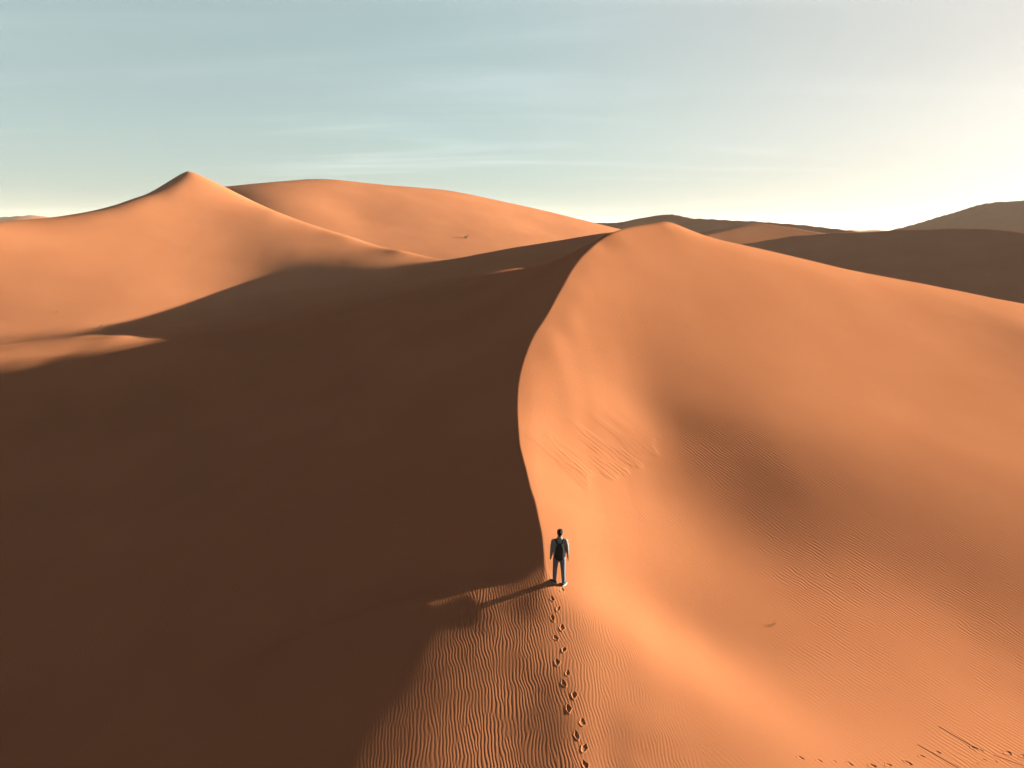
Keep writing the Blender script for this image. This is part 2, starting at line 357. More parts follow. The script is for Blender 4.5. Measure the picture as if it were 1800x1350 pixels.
FAR = {
 # name: (crest from left to right, base, slope away (left of travel = far side), slope toward the camera)
 "back_dune":   (P((230, 372, 138), (300, 342, 143), (350, 332, 147), (380, 331, 148.5), (450, 331, 155), (530, 322, 162), (575, 330, 168), (640, 338, 175), (750, 341, 186), (880, 365, 200), (1000, 394, 215), (1075, 412, 225)), 2.0, 0.5, 0.26),
 "pyramid_arm": (P((200, 372, 124), (232, 353, 126), (270, 336, 127), (300, 321, 126), (320, 312, 125)), 0.0, 0.55, 0.62),
 "mid_dune":    (P((960, 399, 275), (1010, 391, 265), (1085, 390, 255), (1140, 380, 242), (1178, 375, 232), (1215, 382, 230), (1300, 388, 222), (1400, 393, 214), (1500, 405, 205)), -2.0, 0.3, 0.46),
 "low_dune":    (P((1190, 420, 186), (1250, 406, 182), (1330, 393, 176), (1370, 397, 170), (1440, 409, 163), (1500, 418, 156)), -4.0, 0.35, 0.12),
 "dark_dune":   (P((1250, 440, 150), (1310, 429, 146), (1400, 414, 142), (1560, 405, 135), (1710, 401, 128), (1800, 408, 123), (2000, 425, 112)), -4.0, 0.3, 0.36),
 "distant_dune": (P((-300, 395, 620), (-80, 383, 600), (0, 381, 595), (70, 378, 590), (110, 386, 600), (180, 391, 610), (260, 400, 625)), 2.0, 0.3, 0.22),
 "grey_dune":   (P((1500, 415, 345), (1570, 402, 335), (1650, 382, 320), (1740, 355, 300), (1800, 353, 292), (1950, 345, 280), (2200, 370, 260)), -4.0, 0.4, 0.45),
}

_bc = spline(FAR["back_dune"][0], 8.0)
_back = tps([tuple(p) for p in _bc] + [(p[0] + 6, p[1] + 22, p[2] - 7) for p in _bc[::2]] + [(p[0] + 10, p[1] + 60, p[2] - 20) for p in _bc[::3]] +
            [(-48, 128, 9.5), (-34, 124, 8.0), (-18, 122, 6.0), (0, 126, 5.0), (20, 145, 4.0), (40, 170, 3.0), (55, 195, 2.0), (-30, 146, 13.5), (-12, 152, 11.5), (8, 166, 10.0), (-64, 136, 11.0), (-90, 140, 2.0)])
def back_sheet(x, y):
    out = np.full(x.shape, -40.0)
    m = (np.abs(x) < 130) & (y > 90) & (y < 330)
    out[m] = _back(x[m], y[m]) - 0.5 * np.clip(-78 - x[m], 0, None) - 0.5 * np.clip(x[m] - 48, 0, None) - 0.4 * np.clip(118 - y[m], 0, None)
    return out

def vnoise(x, y, seed):
    r = np.random.RandomState(seed); T = r.rand(256, 256)
    xi, yi = np.floor(x).astype(int), np.floor(y).astype(int)
    fx, fy = x - xi, y - yi
    fx = fx * fx * fx * (fx * (fx * 6 - 15) + 10); fy = fy * fy * fy * (fy * (fy * 6 - 15) + 10)
    a = T[xi % 256, yi % 256]; b = T[(xi + 1) % 256, yi % 256]; c = T[xi % 256, (yi + 1) % 256]; d = T[(xi + 1) % 256, (yi + 1) % 256]
    return (a * (1 - fx) + b * fx) * (1 - fy) + (c * (1 - fx) + d * fx) * fy

def far_field(x, y):
    r = np.hypot(x, y)
    n = 0.0; amp = 1.0
    for k, s in enumerate((160.0, 70.0, 33.0)):
        q = 1 - np.abs(2 * vnoise(x / s + 13.1 * k, y / s * 0.8 + 7.7 * k, 5 + k) - 1)
        n = n + amp * q; amp *= 0.45
    n = n / 1.65
    return -16 + 9 * sstep(110, 220, r) + sstep(180, 500, r) * (14.0 * n ** 1.5 + 0.006 * np.clip(r - 400, 0, 900)) + 1.0 * n

NAMES = ["main_dune", "back_dune", "pyramid_arm", "mid_dune", "low_dune", "dark_dune", "grey_dune", "distant_dune", "desert_floor", "pyramid_dune"]
def heights(x, y):
    """All surfaces; returns the joined height and which dune is on top."""
    r = np.hypot(x, y)
    m = main_height(x, y)
    # the main dune field gives way to the desert beyond its own reach
    fade = sstep(130, 160, y) + sstep(65, 115, np.abs(x + 12)) * sstep(0, 1, y / 200 + 1)
    m = m - 14 * np.clip(fade, 0, 2)
    layers = [m]
    for k in NAMES[1:-2]:
        ctrl, base, tl, tr = FAR[k]
        if k == "back_dune": q = back_sheet(x, y)
        else:
            q = np.full(x.shape, -40.0)
            m = (y > min(c[1] for c in ctrl) - 75) & (x > min(c[0] for c in ctrl) - 130) & (x < max(c[0] for c in ctrl) + 130)
            if m.any(): q[m] = ridge(x[m], y[m], ctrl, base, tl, tr)
        if k == "pyramid_arm": q = q - 1.6 * np.clip(x - PEAK[0] + 1.5, 0, None)
        layers.append(q)
    layers.append(far_field(x, y))
    z = layers[0]; who = np.zeros(x.shape, int); top = layers[0]
    for i, l in enumerate(layers[1:], 1):
        who = np.where(l > top, i, who); top = np.maximum(top, l)
        k = 1.5 + 0 * z
        z = smax(z, l, k)
    valley = np.interp(x, [-90, -45, -20, -8, 0, 6], [70, 74, 88, 101, 114, 140])
    who = np.where((who == 0) & (y > valley), len(NAMES) - 1, who)
    return z, np.where(who == NAMES.index("pyramid_arm"), len(NAMES) - 1, who)

# ------------------------------------------------------------------ marks pressed into the sand
def sight(u, v, y0=11.0, y1=45.0):
    """Where a sight line meets the main dune."""
    ys = np.linspace(y0, y1, 1400)
    Pp = np.array([at(u, v, q) for q in ys])
    zz = main_height(Pp[:, 0], Pp[:, 1])
    i = int(np.argmax(zz >= Pp[:, 2]))
    return (Pp[i, 0], Pp[i, 1], zz[i])

rng = random.Random(7)
MARKS = []      # (kind, x, y, angle, half length, half width, depth, label)
for i, (a, b) in enumerate([(1163, 410), (1113, 458), (1143, 512), (1113, 560), (1163, 610), (1130, 665), (1174, 725), (1138, 793), (1193, 853),
                            (1172, 908), (1227, 967), (1198, 1037), (1271, 1112), (1240, 1178), (1281, 1248), (1285, 1335)]):
    p = sight(600 + a / 3, 900 + b / 3)
    MARKS.append(("footprint", p[0], p[1], math.pi / 2 + rng.uniform(-0.25, 0.25) + (-0.18 if i % 2 == 0 else 0.18), rng.uniform(0.085, 0.115), rng.uniform(0.038, 0.052), rng.uniform(0.016, 0.028)))
for a, b, s_ in [(1537, 1245, 1.0), (1572, 1258, .6), (1717, 1272, 1.1), (1790, 1288, .9), (1260, 1290, .7), (1345, 1268, .8), (1190, 1325, .9), (1085, 1335, .8),
                 (1590, 1308, .5), (1650, 1320, .5), (1550, 1330, .4), (620, 1300, .7), (720, 1312, .6), (800, 1318, .5), (880, 1330, .7), (1000, 1340, .9)]:
    p = sight(1200 + a / 3, 900 + b / 3)
    MARKS.append(("footprint", p[0], p[1], rng.uniform(-0.6, 0.6), 0.075 * s_ + .02, 0.04 * s_ + .01, 0.020 * s_))
for (a0, b0), (a1, b1) in [((1350, 1133), (1535, 1243)), ((1640, 1285), (1790, 1340)), ((1240, 1228), (1455, 1352))]:
    p, q = sight(1200 + a0 / 3, 900 + b0 / 3), sight(1200 + a1 / 3, 900 + b1 / 3)
    L = math.hypot(q[0] - p[0], q[1] - p[1])
    MARKS.append(("groove", (p[0] + q[0]) / 2, (p[1] + q[1]) / 2, math.atan2(q[1] - p[1], q[0] - p[0]), L / 2, 0.024, 0.0095))

def mark_relief(x, y):
    """Depth of all marks and a mask (1 inside)."""
    D = np.zeros(x.shape); M = np.zeros(x.shape)
    for n, (kind, cx, cy, an, hl, hw, dep) in enumerate(MARKS):
        near = (np.abs(x - cx) < hl + 0.25) & (np.abs(y - cy) < hl + 0.25)
        if not near.any(): continue
        dx, dy = x[near] - cx, y[near] - cy
        a = dx * math.cos(an) + dy * math.sin(an); b = -dx * math.sin(an) + dy * math.cos(an)
        if kind == "groove":
            r = np.hypot(np.maximum(np.abs(a) - hl, 0), b) / hw
            taper = 1.0
            f = -np.exp(-r ** 2.0) + 0.45 * np.exp(-((r - 1.9) / 0.6) ** 2)
            m = np.exp(-(r / 2.2) ** 4)
        else:
            w = hw * (1 + 0.18 * np.cos(a / hl * 2.6 + 0.4))
            th = np.arctan2(b, a)
            wob = 1 + 0.10 * np.sin(3 * th + n * 1.7) + 0.06 * np.sin(5 * th + n)
            r = np.sqrt((a / hl) ** 2 + (b / w) ** 2) / wob
            f = -1 / (1 + np.exp((r - 1.0) * 9)) * (0.75 + 0.35 * np.clip(a / hl, -1, 1)) + 0.42 * np.exp(-((r - 1.35) / 0.22) ** 2) * (0.8 - 0.5 * a / (hl * 1.4))
            f = f + 0.18 * np.exp(-((a + 0.2 * hl) / (0.16 * hl)) ** 2) * (r < 0.9)
            m = 1 / (1 + np.exp((r - 1.5) * 8))
        D[near] += dep * f * np.exp(-np.clip(r - 1.7, 0, None) * 4); M[near] = np.maximum(M[near], m)
    return D, M

# ------------------------------------------------------------------ tessellation: rings and spokes round the viewpoint's foot
DEN = 1.0
def axis_az():
    fine = np.arange(-0.80, 0.80, 0.0018 / DEN)
    left = -0.80 - np.cumsum(np.geomspace(0.0019, 0.12, 55)); left = left[left > -math.pi][::-1]
    return np.concatenate([left, fine, -left[::-1]])
def axis_r():
    r = [1.0]
    while r[-1] < 3200:
        q = r[-1]
        if q < 11: s = 0.25
        elif q < 27: s = 0.042
        elif q < 130: s = 0.042 + (q - 27) * 0.0048
        elif q < 420: s = 0.536 + (q - 130) * 0.005
        else: s = 1.99 + (q - 420) * 0.02
        r.append(q + s / DEN)
    return np.array(r)
AZ, RR = axis_az(), axis_r()
A2, R2 = np.meshgrid(AZ, RR)
GX, GY = R2 * np.sin(A2), R2 * np.cos(A2)
GZ, WHO = heights(GX, GY)

def fine_relief(x, y):
    """Low swells of the sand and the avalanche tongues on the slip face."""
    z = 0.012 * (vnoise(x / 1.7, y / 2.3, 41) - 0.5) + 0.02 * (vnoise(x / 5.0 + 3, y / 6.0, 42) - 0.5)
    far = sstep(60, 110, np.hypot(x, y))
    z = z + far * (0.12 + 0.4 * sstep(150, 250, np.hypot(x, y))) * (1.0 * (vnoise(x / 17, y / 14, 43) - 0.5) + 0.35 * (vnoise(x / 6.5, y / 6.5, 44) - 0.5))
    west_side = sstep(-2, -6, x - np.interp(y, c_y, c_x)) * sstep(20, 28, y) * sstep(80, 60, y)
    z = z + west_side * (0.16 * (vnoise(x / 7.0 + 1, y / 11.0, 51) - 0.5) + 0.05 * (vnoise(x / 2.2, y / 4.0, 52) - 0.5))
    # tongues: foot of the slip face is the arc B, up-slope direction n
    B = spline([(2.2, 25.6, 0), (2.75, 26.5, 0), (3.75, 28.0, 0), (4.9, 29.4, 0), (6.15, 30.7, 0), (6.3, 32.4, 0)], 0.12)[:, :2]
    box = (x > -1) & (x < 8) & (y > 24) & (y < 37)
    if box.any():
        xs, ys = x[box], y[box]
        d2 = np.full(xs.shape, 1e9); k = np.zeros(xs.shape, int)
        for i, b in enumerate(B):
            # distance measured along the fall line, so that tongues run straight
            u = (xs - b[0]) * 0.55 + (ys - b[1]) * 0.835          # across
            q = u * u
            m = q < d2
            d2 = np.where(m, q, d2); k = np.where(m, i, k)
        up = -(xs - B[k, 0]) * 0.835 + (ys - B[k, 1]) * 0.55        # metres up the fall line from the foot
        t = k / len(B) * 17.0 + 0.25 * vnoise(xs * 1.5, ys * 1.5, 9)
        i0 = np.floor(t).astype(int); f = t - i0
        R = np.random.RandomState(3); off, thick, lng = R.uniform(-0.45, 0.30, 64), R.uniform(0.008, 0.022, 64), R.uniform(1.2, 3.6, 64)
        prof = 0.6 + 0.4 * np.clip(1 - np.abs(2 * f - 1) ** 3, 0, 1) ** 0.7
        sf = sstep(0.25, 0.75, f)
        o, th, ln = [q[i0 % 64] * (1 - sf) + q[(i0 + 1) % 64] * sf for q in (off, thick, lng)]
        prof = 0.75 + 0.25 * np.sin((t + 0.4 * vnoise(xs * 2.0, ys * 2.0, 12)) * 2 * math.pi * 1.7)
        z[box] += 1.5 * th * prof * sstep(-0.06, 0.10, up - o) * (1 - sstep(0.5 * ln, ln, up - o)) * sstep(1.0, 3.0, t) * (1 - sstep(14.5, 17, t))
        z[box] += -0.05 * sstep(0.4, -0.1, up) * 0
    return z
GZ = GZ + fine_relief(GX, GY)
NR, NA = GX.shape

# ripple strength and run, per vertex
def ripple_fields(x, y):
    r = np.hypot(x, y)
    cx = np.interp(y, c_y, c_x)
    s = x - cx
    amp = np.zeros(x.shape)
    fore = sstep(23.5, 20.0, y) * sstep(5.5, 1.0, s)                       # rippled back of the ridge in the foreground
    right = sstep(4.0, 9.0, s) * sstep(70, 36, r)                          # windward slope on the right
    strip = sstep(0.3, 1.2, s) * sstep(23.0, 27.0, y) * sstep(58, 40, r)
    patch = 0.55 + 0.9 * (vnoise(x / 2.6 + 5, y / 2.6, 77) - 0.2)
    amp = np.maximum(np.maximum(1.0 * fore, 1.35 * right), 0.7 * strip)
    amp = np.maximum(amp, 0.9 * sstep(-0.6, -2.5, s) * sstep(20, 25, y) * sstep(62, 42, r))       # faint ripples on the shaded flank
    bare = np.exp(-(((x - 4.0) / 2.2) ** 2 + ((y - 23.4) / 3.2) ** 2)) + 0.8 * np.exp(-(((x - 7.5) / 3.0) ** 2 + ((y - 17.0) / 1.3) ** 2))
    amp = amp * np.clip(patch, 0.25, 1.25) * np.clip(1 - 0.8 * bare, 0.1, 1)
    ang = 0.06 + 0.62 * np.maximum(sstep(0.5, 6.0, s), sstep(-0.5, -2.0, s) * sstep(21, 26, y)) + 0.25 * (vnoise(x / 4, y / 4, 78) - 0.5)
    return amp, ang, 3.2 - 1.25 * sstep(2.0, 9.0, s)

AMP, ANG, FRQ = ripple_fields(GX, GY)

# ------------------------------------------------------------------ materials
def mat_sand(name, ripples):
    m = bpy.data.materials.new(name); m.use_nodes = True
    n, l = m.node_tree.nodes, m.node_tree.links; n.clear()
    out = n.new("ShaderNodeOutputMaterial"); d = n.new("ShaderNodeBsdfDiffuse")
    d.inputs["Roughness"].default_value = 0.15
    def attr(nm):
        q = n.new("ShaderNodeAttribute"); q.attribute_name = nm; return q.outputs["Fac"]
    def mth(op, *a):
        q = n.new("ShaderNodeMath"); q.operation = op
        for i, v in enumerate(a):
            if isinstance(v, (int, float)): q.inputs[i].default_value = v
            else: l.new(v, q.inputs[i])
        return q.outputs[0]
    geo = n.new("ShaderNodeNewGeometry")
    # wind ripples: trains of waves that meander, fork where two trains meet and die out in places
    sx = n.new("ShaderNodeSeparateXYZ"); l.new(geo.outputs["Position"], sx.inputs[0])
    def noise(scale, det=1.0, off=0.0, stretch=(1, 1, 1)):
        mp = n.new("ShaderNodeMapping"); mp.inputs["Location"].default_value = (off, off * 1.7, 0); mp.inputs["Scale"].default_value = stretch
        q = n.new("ShaderNodeTexNoise"); q.inputs["Scale"].default_value = scale; q.inputs["Detail"].default_value = det
        l.new(geo.outputs["Position"], mp.inputs[0]); l.new(mp.outputs[0], q.inputs["Vector"])
        return q.outputs["Fac"]
    def train(lam, ang, meander, wob, big, small):
        k = 2 * math.pi / lam
        ph = mth('ADD', mth('MULTIPLY', sx.outputs[0], k * math.cos(ang)), mth('MULTIPLY', sx.outputs[1], k * math.sin(ang)))
        ph = mth('ADD', ph, mth('ADD', mth('MULTIPLY', big, meander), mth('MULTIPLY', small, wob)))
        w = mth('SINE', ph)
        return mth('SUBTRACT', w, mth('MULTIPLY', mth('MULTIPLY', w, w), 0.22))       # broad troughs, narrow crests
    def mixf(a_, b_, f_):
        q = n.new("ShaderNodeMix"); q.data_type = 'FLOAT'; l.new(f_, q.inputs["Factor"]); l.new(a_, q.inputs["A"]); l.new(b_, q.inputs["B"])
        return q.outputs["Result"]
    def step(v, lo, hi):
        q = n.new("ShaderNodeMapRange"); q.interpolation_type = 'SMOOTHSTEP'; q.inputs["From Min"].default_value = lo; q.inputs["From Max"].default_value = hi
        l.new(v, q.inputs["Value"]); return q.outputs[0]
    if ripples:
        big, small = noise(0.7, 2.0), noise(3.2, 1.0, 5.0, (1, 0.6, 1))
        fork = step(noise(1.9, 1.0, 11.0, (1, 0.55, 1)), 0.44, 0.56)
        tA = mixf(train(0.086, 0.02, 26.0, 7.0, big, small), train(0.080, 0.17, 24.0, 8.0, big, small), fork)
        tB = mixf(train(0.158, 0.64, 13.0, 3.4, big, small), train(0.147, 0.76, 12.0, 4.2, big, small), fork)
        tr = mixf(tA, mth('MULTIPLY', tB, 1.3), step(attr("ripple_run"), 0.25, 0.52))
        fade = mth('ADD', mth('MULTIPLY', step(noise(1.3, 2.0, 23.0), 0.30, 0.62), 0.7), 0.3)
        rip = mth('MULTIPLY', mth('MULTIPLY', tr, fade), mth('MULTIPLY', attr("ripple"), 0.0023))
    gr = n.new("ShaderNodeTexNoise"); gr.inputs["Scale"].default_value = 22.0; gr.inputs["Detail"].default_value = 3.0
    l.new(geo.outputs["Position"], gr.inputs["Vector"])
    grain = mth('MULTIPLY', gr.outputs["Fac"], 0.0005)
    hgt = mth('ADD', rip, grain) if ripples else grain
    bp = n.new("ShaderNodeBump"); bp.inputs["Strength"].default_value = 1.0; bp.inputs["Distance"].default_value = 1.0
    l.new(hgt, bp.inputs["Height"]); l.new(bp.outputs[0], d.inputs["Normal"])
    # colour: broad drifts of redder and paler sand, fine speckle
    n1 = n.new("ShaderNodeTexNoise"); n1.inputs["Scale"].default_value = 0.16; n1.inputs["Detail"].default_value = 4
    n2 = n.new("ShaderNodeTexNoise"); n2.inputs["Scale"].default_value = 24.0; n2.inputs["Detail"].default_value = 2
    for q in (n1, n2): l.new(geo.outputs["Position"], q.inputs["Vector"])
    cr = n.new("ShaderNodeValToRGB")
    cr.color_ramp.elements[0].position, cr.color_ramp.elements[0].color = 0.3, (0.164, 0.0520, 0.0243, 1)
    cr.color_ramp.elements[1].position, cr.color_ramp.elements[1].color = 0.7, (0.184, 0.0598, 0.0284, 1)
    l.new(n1.outputs["Fac"], cr.inputs["Fac"])
    mx = n.new("ShaderNodeMix"); mx.data_type = 'RGBA'; mx.blend_type = 'MULTIPLY'; mx.inputs["Factor"].default_value = 1.0
    l.new(cr.outputs[0], mx.inputs["A"])
    sp = mth('ADD', mth('MULTIPLY', n2.outputs["Fac"], 0.16), 0.92)
    cb = n.new("ShaderNodeCombineColor")
    for i in range(3): l.new(sp, cb.inputs[i])
    l.new(cb.outputs[0], mx.inputs["B"]); l.new(mx.outputs["Result"], d.inputs["Color"])
    l.new(d.outputs[0], out.inputs["Surface"])
    return m
SAND, RIPPLED = mat_sand("sand", False), mat_sand("rippled_sand", True)

def mesh_from(name, V, Q, mat, amp=None, ang=None, frq=None):
    me = bpy.data.meshes.new(name)
    me.vertices.add(len(V)); me.vertices.foreach_set("co", np.asarray(V, np.float32).ravel())
    me.loops.add(4 * len(Q)); me.loops.foreach_set("vertex_index", np.asarray(Q, np.int32).ravel())
    me.polygons.add(len(Q)); me.polygons.foreach_set("loop_start", np.arange(0, 4 * len(Q), 4, dtype=np.int32))
    me.polygons.foreach_set("loop_total", np.full(len(Q), 4, np.int32))
    me.polygons.foreach_set("use_smooth", np.ones(len(Q), bool))
    me.update(); me.validate()
    for nm, val in (("ripple", amp), ("ripple_run", ang), ("ripple_freq", frq)):
        if val is not None:
            at_ = me.attributes.new(nm, 'FLOAT', 'POINT'); at_.data.foreach_set("value", np.asarray(val, np.float32))
    me.materials.append(mat)
    if amp is not None and np.max(amp) > 0.02:
        me.materials.append(RIPPLED)
        me.polygons.foreach_set("material_index", (np.asarray(amp)[np.asarray(Q)].max(1) > 0.02).astype(np.int32))
    o = bpy.data.objects.new(name, me); scene.collection.objects.link(o)
    return o

DUNE_LABEL = {
    "main_dune": "great sand dune with a sharp curved crest, lit right face and dark left flank",
    "pyramid_dune": "pointed orange dune rising behind the dark hollow, highest peak in view",
    "back_dune": "long smooth orange dune on the skyline behind the pointed dune",
    "mid_dune": "dark dune on the skyline just behind the main summit with a small lit tip",
    "low_dune": "low brown dune between the main summit and the long dark dune",
    "dark_dune": "long dark shaded dune beyond the sunlit slope",
    "grey_dune": "hazy grey dune with a flat top far off at the picture's edge",
    "distant_dune": "pale distant dune on the horizon beside the pointed dune's foot",
    "desert_floor": "far sea of small dunes reaching the horizon",
}
ii, jj = np.meshgrid(np.arange(NR - 1), np.arange(NA - 1), indexing="ij")
cell_who = WHO[:-1, :-1].copy()
cxm, cym = (GX[:-1, :-1] + GX[1:, 1:]) / 2, (GY[:-1, :-1] + GY[1:, 1:]) / 2
# cells that carry a mark are built finer, one mesh for each mark
cell_mark = np.full(cell_who.shape, -1); best = np.full(cell_who.shape, 1e9)
for k, (kind, cx, cy, an, hl, hw, dep) in enumerate(MARKS):
    dx, dy = cxm - cx, cym - cy
    a = np.abs(dx * math.cos(an) + dy * math.sin(an)); b = np.abs(-dx * math.sin(an) + dy * math.cos(an))
    q = np.hypot(np.maximum(a - hl, 0), np.maximum(b - hw, 0))
    m = (q < 0.15) & (q < best)
    cell_mark[m] = k; best[m] = q[m]
quads = np.stack([ii * NA + jj, (ii + 1) * NA + jj, (ii + 1) * NA + jj + 1, ii * NA + jj + 1], -1)[..., ::-1]
VV = np.stack([GX, GY, GZ], -1).reshape(-1, 3)
AF, NF, FF = AMP.ravel(), ANG.ravel(), FRQ.ravel()
dunes = {}
for k, nm in enumerate(NAMES):
    Q = quads[(cell_who == k) & (cell_mark < 0)]
    if len(Q) == 0: continue
    used, inv = np.unique(Q, return_inverse=True)
    o = mesh_from(nm, VV[used], inv.reshape(-1, 4), SAND, AF[used], NF[used], FF[used])
    o["kind"] = "structure"; o["label"] = DUNE_LABEL[nm]; o["category"] = "dune" if nm != "desert_floor" else "desert"
    dunes[nm] = o
SUB = 4
for k in range(len(MARKS)):
    cells = np.argwhere(cell_mark == k)
    if len(cells) == 0: continue
    V, Q, idx = [], [], {}
    for (i, j) in cells:
        for a in range(SUB + 1):
            for b in range(SUB + 1):
                idx.setdefault((i * SUB + a, j * SUB + b), len(idx))
        for a in range(SUB):
            for b in range(SUB):
                I, J = i * SUB + a, j * SUB + b
                Q.append((idx[(I, J)], idx[(I, J + 1)], idx[(I + 1, J + 1)], idx[(I + 1, J)]))
    key = np.array(list(idx.keys()))
    i0 = np.minimum(key[:, 0] // SUB, NR - 2); j0 = np.minimum(key[:, 1] // SUB, NA - 2)
    fa, fb = key[:, 0] / SUB - i0, key[:, 1] / SUB - j0
    def bil(G): return G[i0, j0] * (1 - fa) * (1 - fb) + G[i0 + 1, j0] * fa * (1 - fb) + G[i0, j0 + 1] * (1 - fa) * fb + G[i0 + 1, j0 + 1] * fa * fb
    x, y = bil(GX), bil(GY)
    D, M = mark_relief(x, y)
    Qa = np.array(Q)
    o = mesh_from(MARKS[k][0], np.stack([x, y, bil(GZ) + D], -1), Qa, SAND, bil(AMP) * (1 - M), bil(ANG), bil(FRQ))
    o.parent = dunes["main_dune"]

# ------------------------------------------------------------------ desert air
def haze():
    me = bpy.data.meshes.new("haze"); bm = bmesh.new()
    bmesh.ops.create_cube(bm, size=1.0)
    for v in bm.verts: v.co = (v.co.x * 7000, v.co.y * 7000, -22 + (v.co.z + 0.5) * 72)
    bm.to_mesh(me); bm.free()
    m = bpy.data.materials.new("desert_air"); m.use_nodes = True
    n, l = m.node_tree.nodes, m.node_tree.links; n.clear()
    out = n.new("ShaderNodeOutputMaterial"); v = n.new("ShaderNodeVolumePrincipled")
    v.inputs["Color"].default_value = (0.98, 0.76, 0.66, 1); v.inputs["Density"].default_value = 0.0001; v.inputs["Anisotropy"].default_value = 0.0
    l.new(v.outputs[0], out.inputs["Volume"])
    me.materials.append(m)
    o = bpy.data.objects.new("haze", me); scene.collection.objects.link(o)
    o["kind"] = "stuff"; o["label"] = "thin pale haze lying over the whole desert"; o["category"] = "haze"
haze()

# --- things
# ------------------------------------------------------------------ the walker
def plain(name, color, rough=0.8, bump=0.0, scale=40.0, var=0.12):
    m = bpy.data.materials.new(name); m.use_nodes = True
    n, l = m.node_tree.nodes, m.node_tree.links
    b = n["Principled BSDF"]; b.inputs["Roughness"].default_value = rough
    if "Specular IOR Level" in b.inputs: b.inputs["Specular IOR Level"].default_value = 0.06
    t = n.new("ShaderNodeTexNoise"); t.inputs["Scale"].default_value = scale; t.inputs["Detail"].default_value = 3
    c = n.new("ShaderNodeTexCoord"); l.new(c.outputs["Object"], t.inputs["Vector"])
    r = n.new("ShaderNodeValToRGB")
    r.color_ramp.elements[0].color = tuple(q * (1 - var) for q in color) + (1,)
    r.color_ramp.elements[1].color = tuple(min(1, q * (1 + var)) for q in color) + (1,)
    l.new(t.outputs["Fac"], r.inputs["Fac"]); l.new(r.outputs[0], b.inputs["Base Color"])
    if bump:
        bp = n.new("ShaderNodeBump"); bp.inputs["Strength"].default_value = 0.6; bp.inputs["Distance"].default_value = bump
        l.new(t.outputs["Fac"], bp.inputs["Height"]); l.new(bp.outputs[0], b.inputs["Normal"])
    return m
SKIN = plain("skin", (0.12, 0.055, 0.03), 0.6); HAIR = plain("hair", (0.004, 0.003, 0.003), 0.9, 0.01, 120)
SHIRT = plain("grey_cotton", (0.090, 0.086, 0.088), 0.9, 0.012, 14); TROUSER = plain("grey_blue_twill", (0.052, 0.060, 0.080), 0.9, 0.012, 12)
PACK = plain("black_nylon", (0.002, 0.0022, 0.0035), 0.95, 0.006, 25); STRAPM = plain("black_webbing", (0.004, 0.004, 0.006), 0.9)
SHOE = plain("dark_canvas", (0.015, 0.017, 0.026), 0.9); SOLE = plain("white_rubber", (0.16, 0.16, 0.16), 0.8)
TAN = plain("tan_webbing", (0.12, 0.09, 0.06), 0.8); DEVICE = plain("dark_plastic", (0.03, 0.03, 0.035), 0.4); GLASS = plain("dark_screen", (0.01, 0.01, 0.012), 0.15)

def loft(bm, rings, seg=14, cap=True):
    """rings: (centre, rx, ry, axis) ; axis = direction of travel."""
    vs_prev = None; first = None
    for (c, rx, ry, ax) in rings:
        ax = Vector(ax).normalized(); c = Vector(c)
        side = Vector((1, 0, 0)) if abs(ax.x) < 0.9 else Vector((0, 1, 0))
        ex = (side - ax * side.dot(ax)).normalized(); ey = ax.cross(ex)
        ring = [bm.verts.new(c + ex * rx * math.cos(2 * math.pi * k / seg) + ey * ry * math.sin(2 * math.pi * k / seg)) for k in range(seg)]
        if vs_prev:
            for k in range(seg): bm.faces.new((vs_prev[k], vs_prev[(k + 1) % seg], ring[(k + 1) % seg], ring[k]))
        else: first = ring
        vs_prev = ring
    if cap:
        bm.faces.new(first[::-1]); bm.faces.new(vs_prev)

def limb(bm, pts, radii, seg=12, flat=1.0):
    P_ = [Vector(p) for p in pts]; rings = []
    d0 = (P_[1] - P_[0]).normalized(); d1 = (P_[-1] - P_[-2]).normalized()
    rings.append((P_[0] - d0 * radii[0] * 0.6, radii[0] * 0.55, radii[0] * 0.55 * flat, d0))
    for i, p in enumerate(P_):
        d = (P_[min(i + 1, len(P_) - 1)] - P_[max(i - 1, 0)]).normalized()
        rings.append((p, radii[i], radii[i] * flat, d))
    rings.append((P_[-1] + d1 * radii[-1] * 0.6, radii[-1] * 0.55, radii[-1] * 0.55 * flat, d1))
    loft(bm, rings, seg)

def ball(bm, c, r, seg=12):
    ret = bmesh.ops.create_uvsphere(bm, u_segments=seg, v_segments=seg, radius=1.0)
    for v in ret["verts"]: v.co = Vector((v.co.x * r[0], v.co.y * r[1], v.co.z * r[2])) + Vector(c)

def solid(name, bm, mat, parent=None, voxel=None, smooth=2, bevel=0.0):
    bmesh.ops.recalc_face_normals(bm, faces=bm.faces)
    me = bpy.data.meshes.new(name); bm.to_mesh(me); bm.free()
    o = bpy.data.objects.new(name, me); scene.collection.objects.link(o)
    if voxel:
        r = o.modifiers.new("fuse", 'REMESH'); r.mode = 'VOXEL'; r.voxel_size = voxel
        if smooth:
            q = o.modifiers.new("soft", 'SMOOTH'); q.factor = 0.5; q.iterations = smooth
    if bevel:
        q = o.modifiers.new("round", 'BEVEL'); q.width = bevel; q.segments = 3
    if o.modifiers:
        dg = bpy.context.evaluated_depsgraph_get()
        me2 = bpy.data.meshes.new_from_object(o.evaluated_get(dg)); o.modifiers.clear(); o.data = me2; me2.name = name
    for p in o.data.polygons: p.use_smooth = True
    o.data.materials.clear(); o.data.materials.append(mat)
    if parent is not None: o.parent = parent
    return o

def box(bm, c, s, rot=None):
    ret = bmesh.ops.create_cube(bm, size=1.0)
    from mathutils import Matrix
    M = Matrix.Translation(c) @ (rot.to_4x4() if rot else Matrix.Identity(4)) @ Matrix.Diagonal((s[0], s[1], s[2], 1))
    bmesh.ops.transform(bm, matrix=M, verts=ret["verts"])

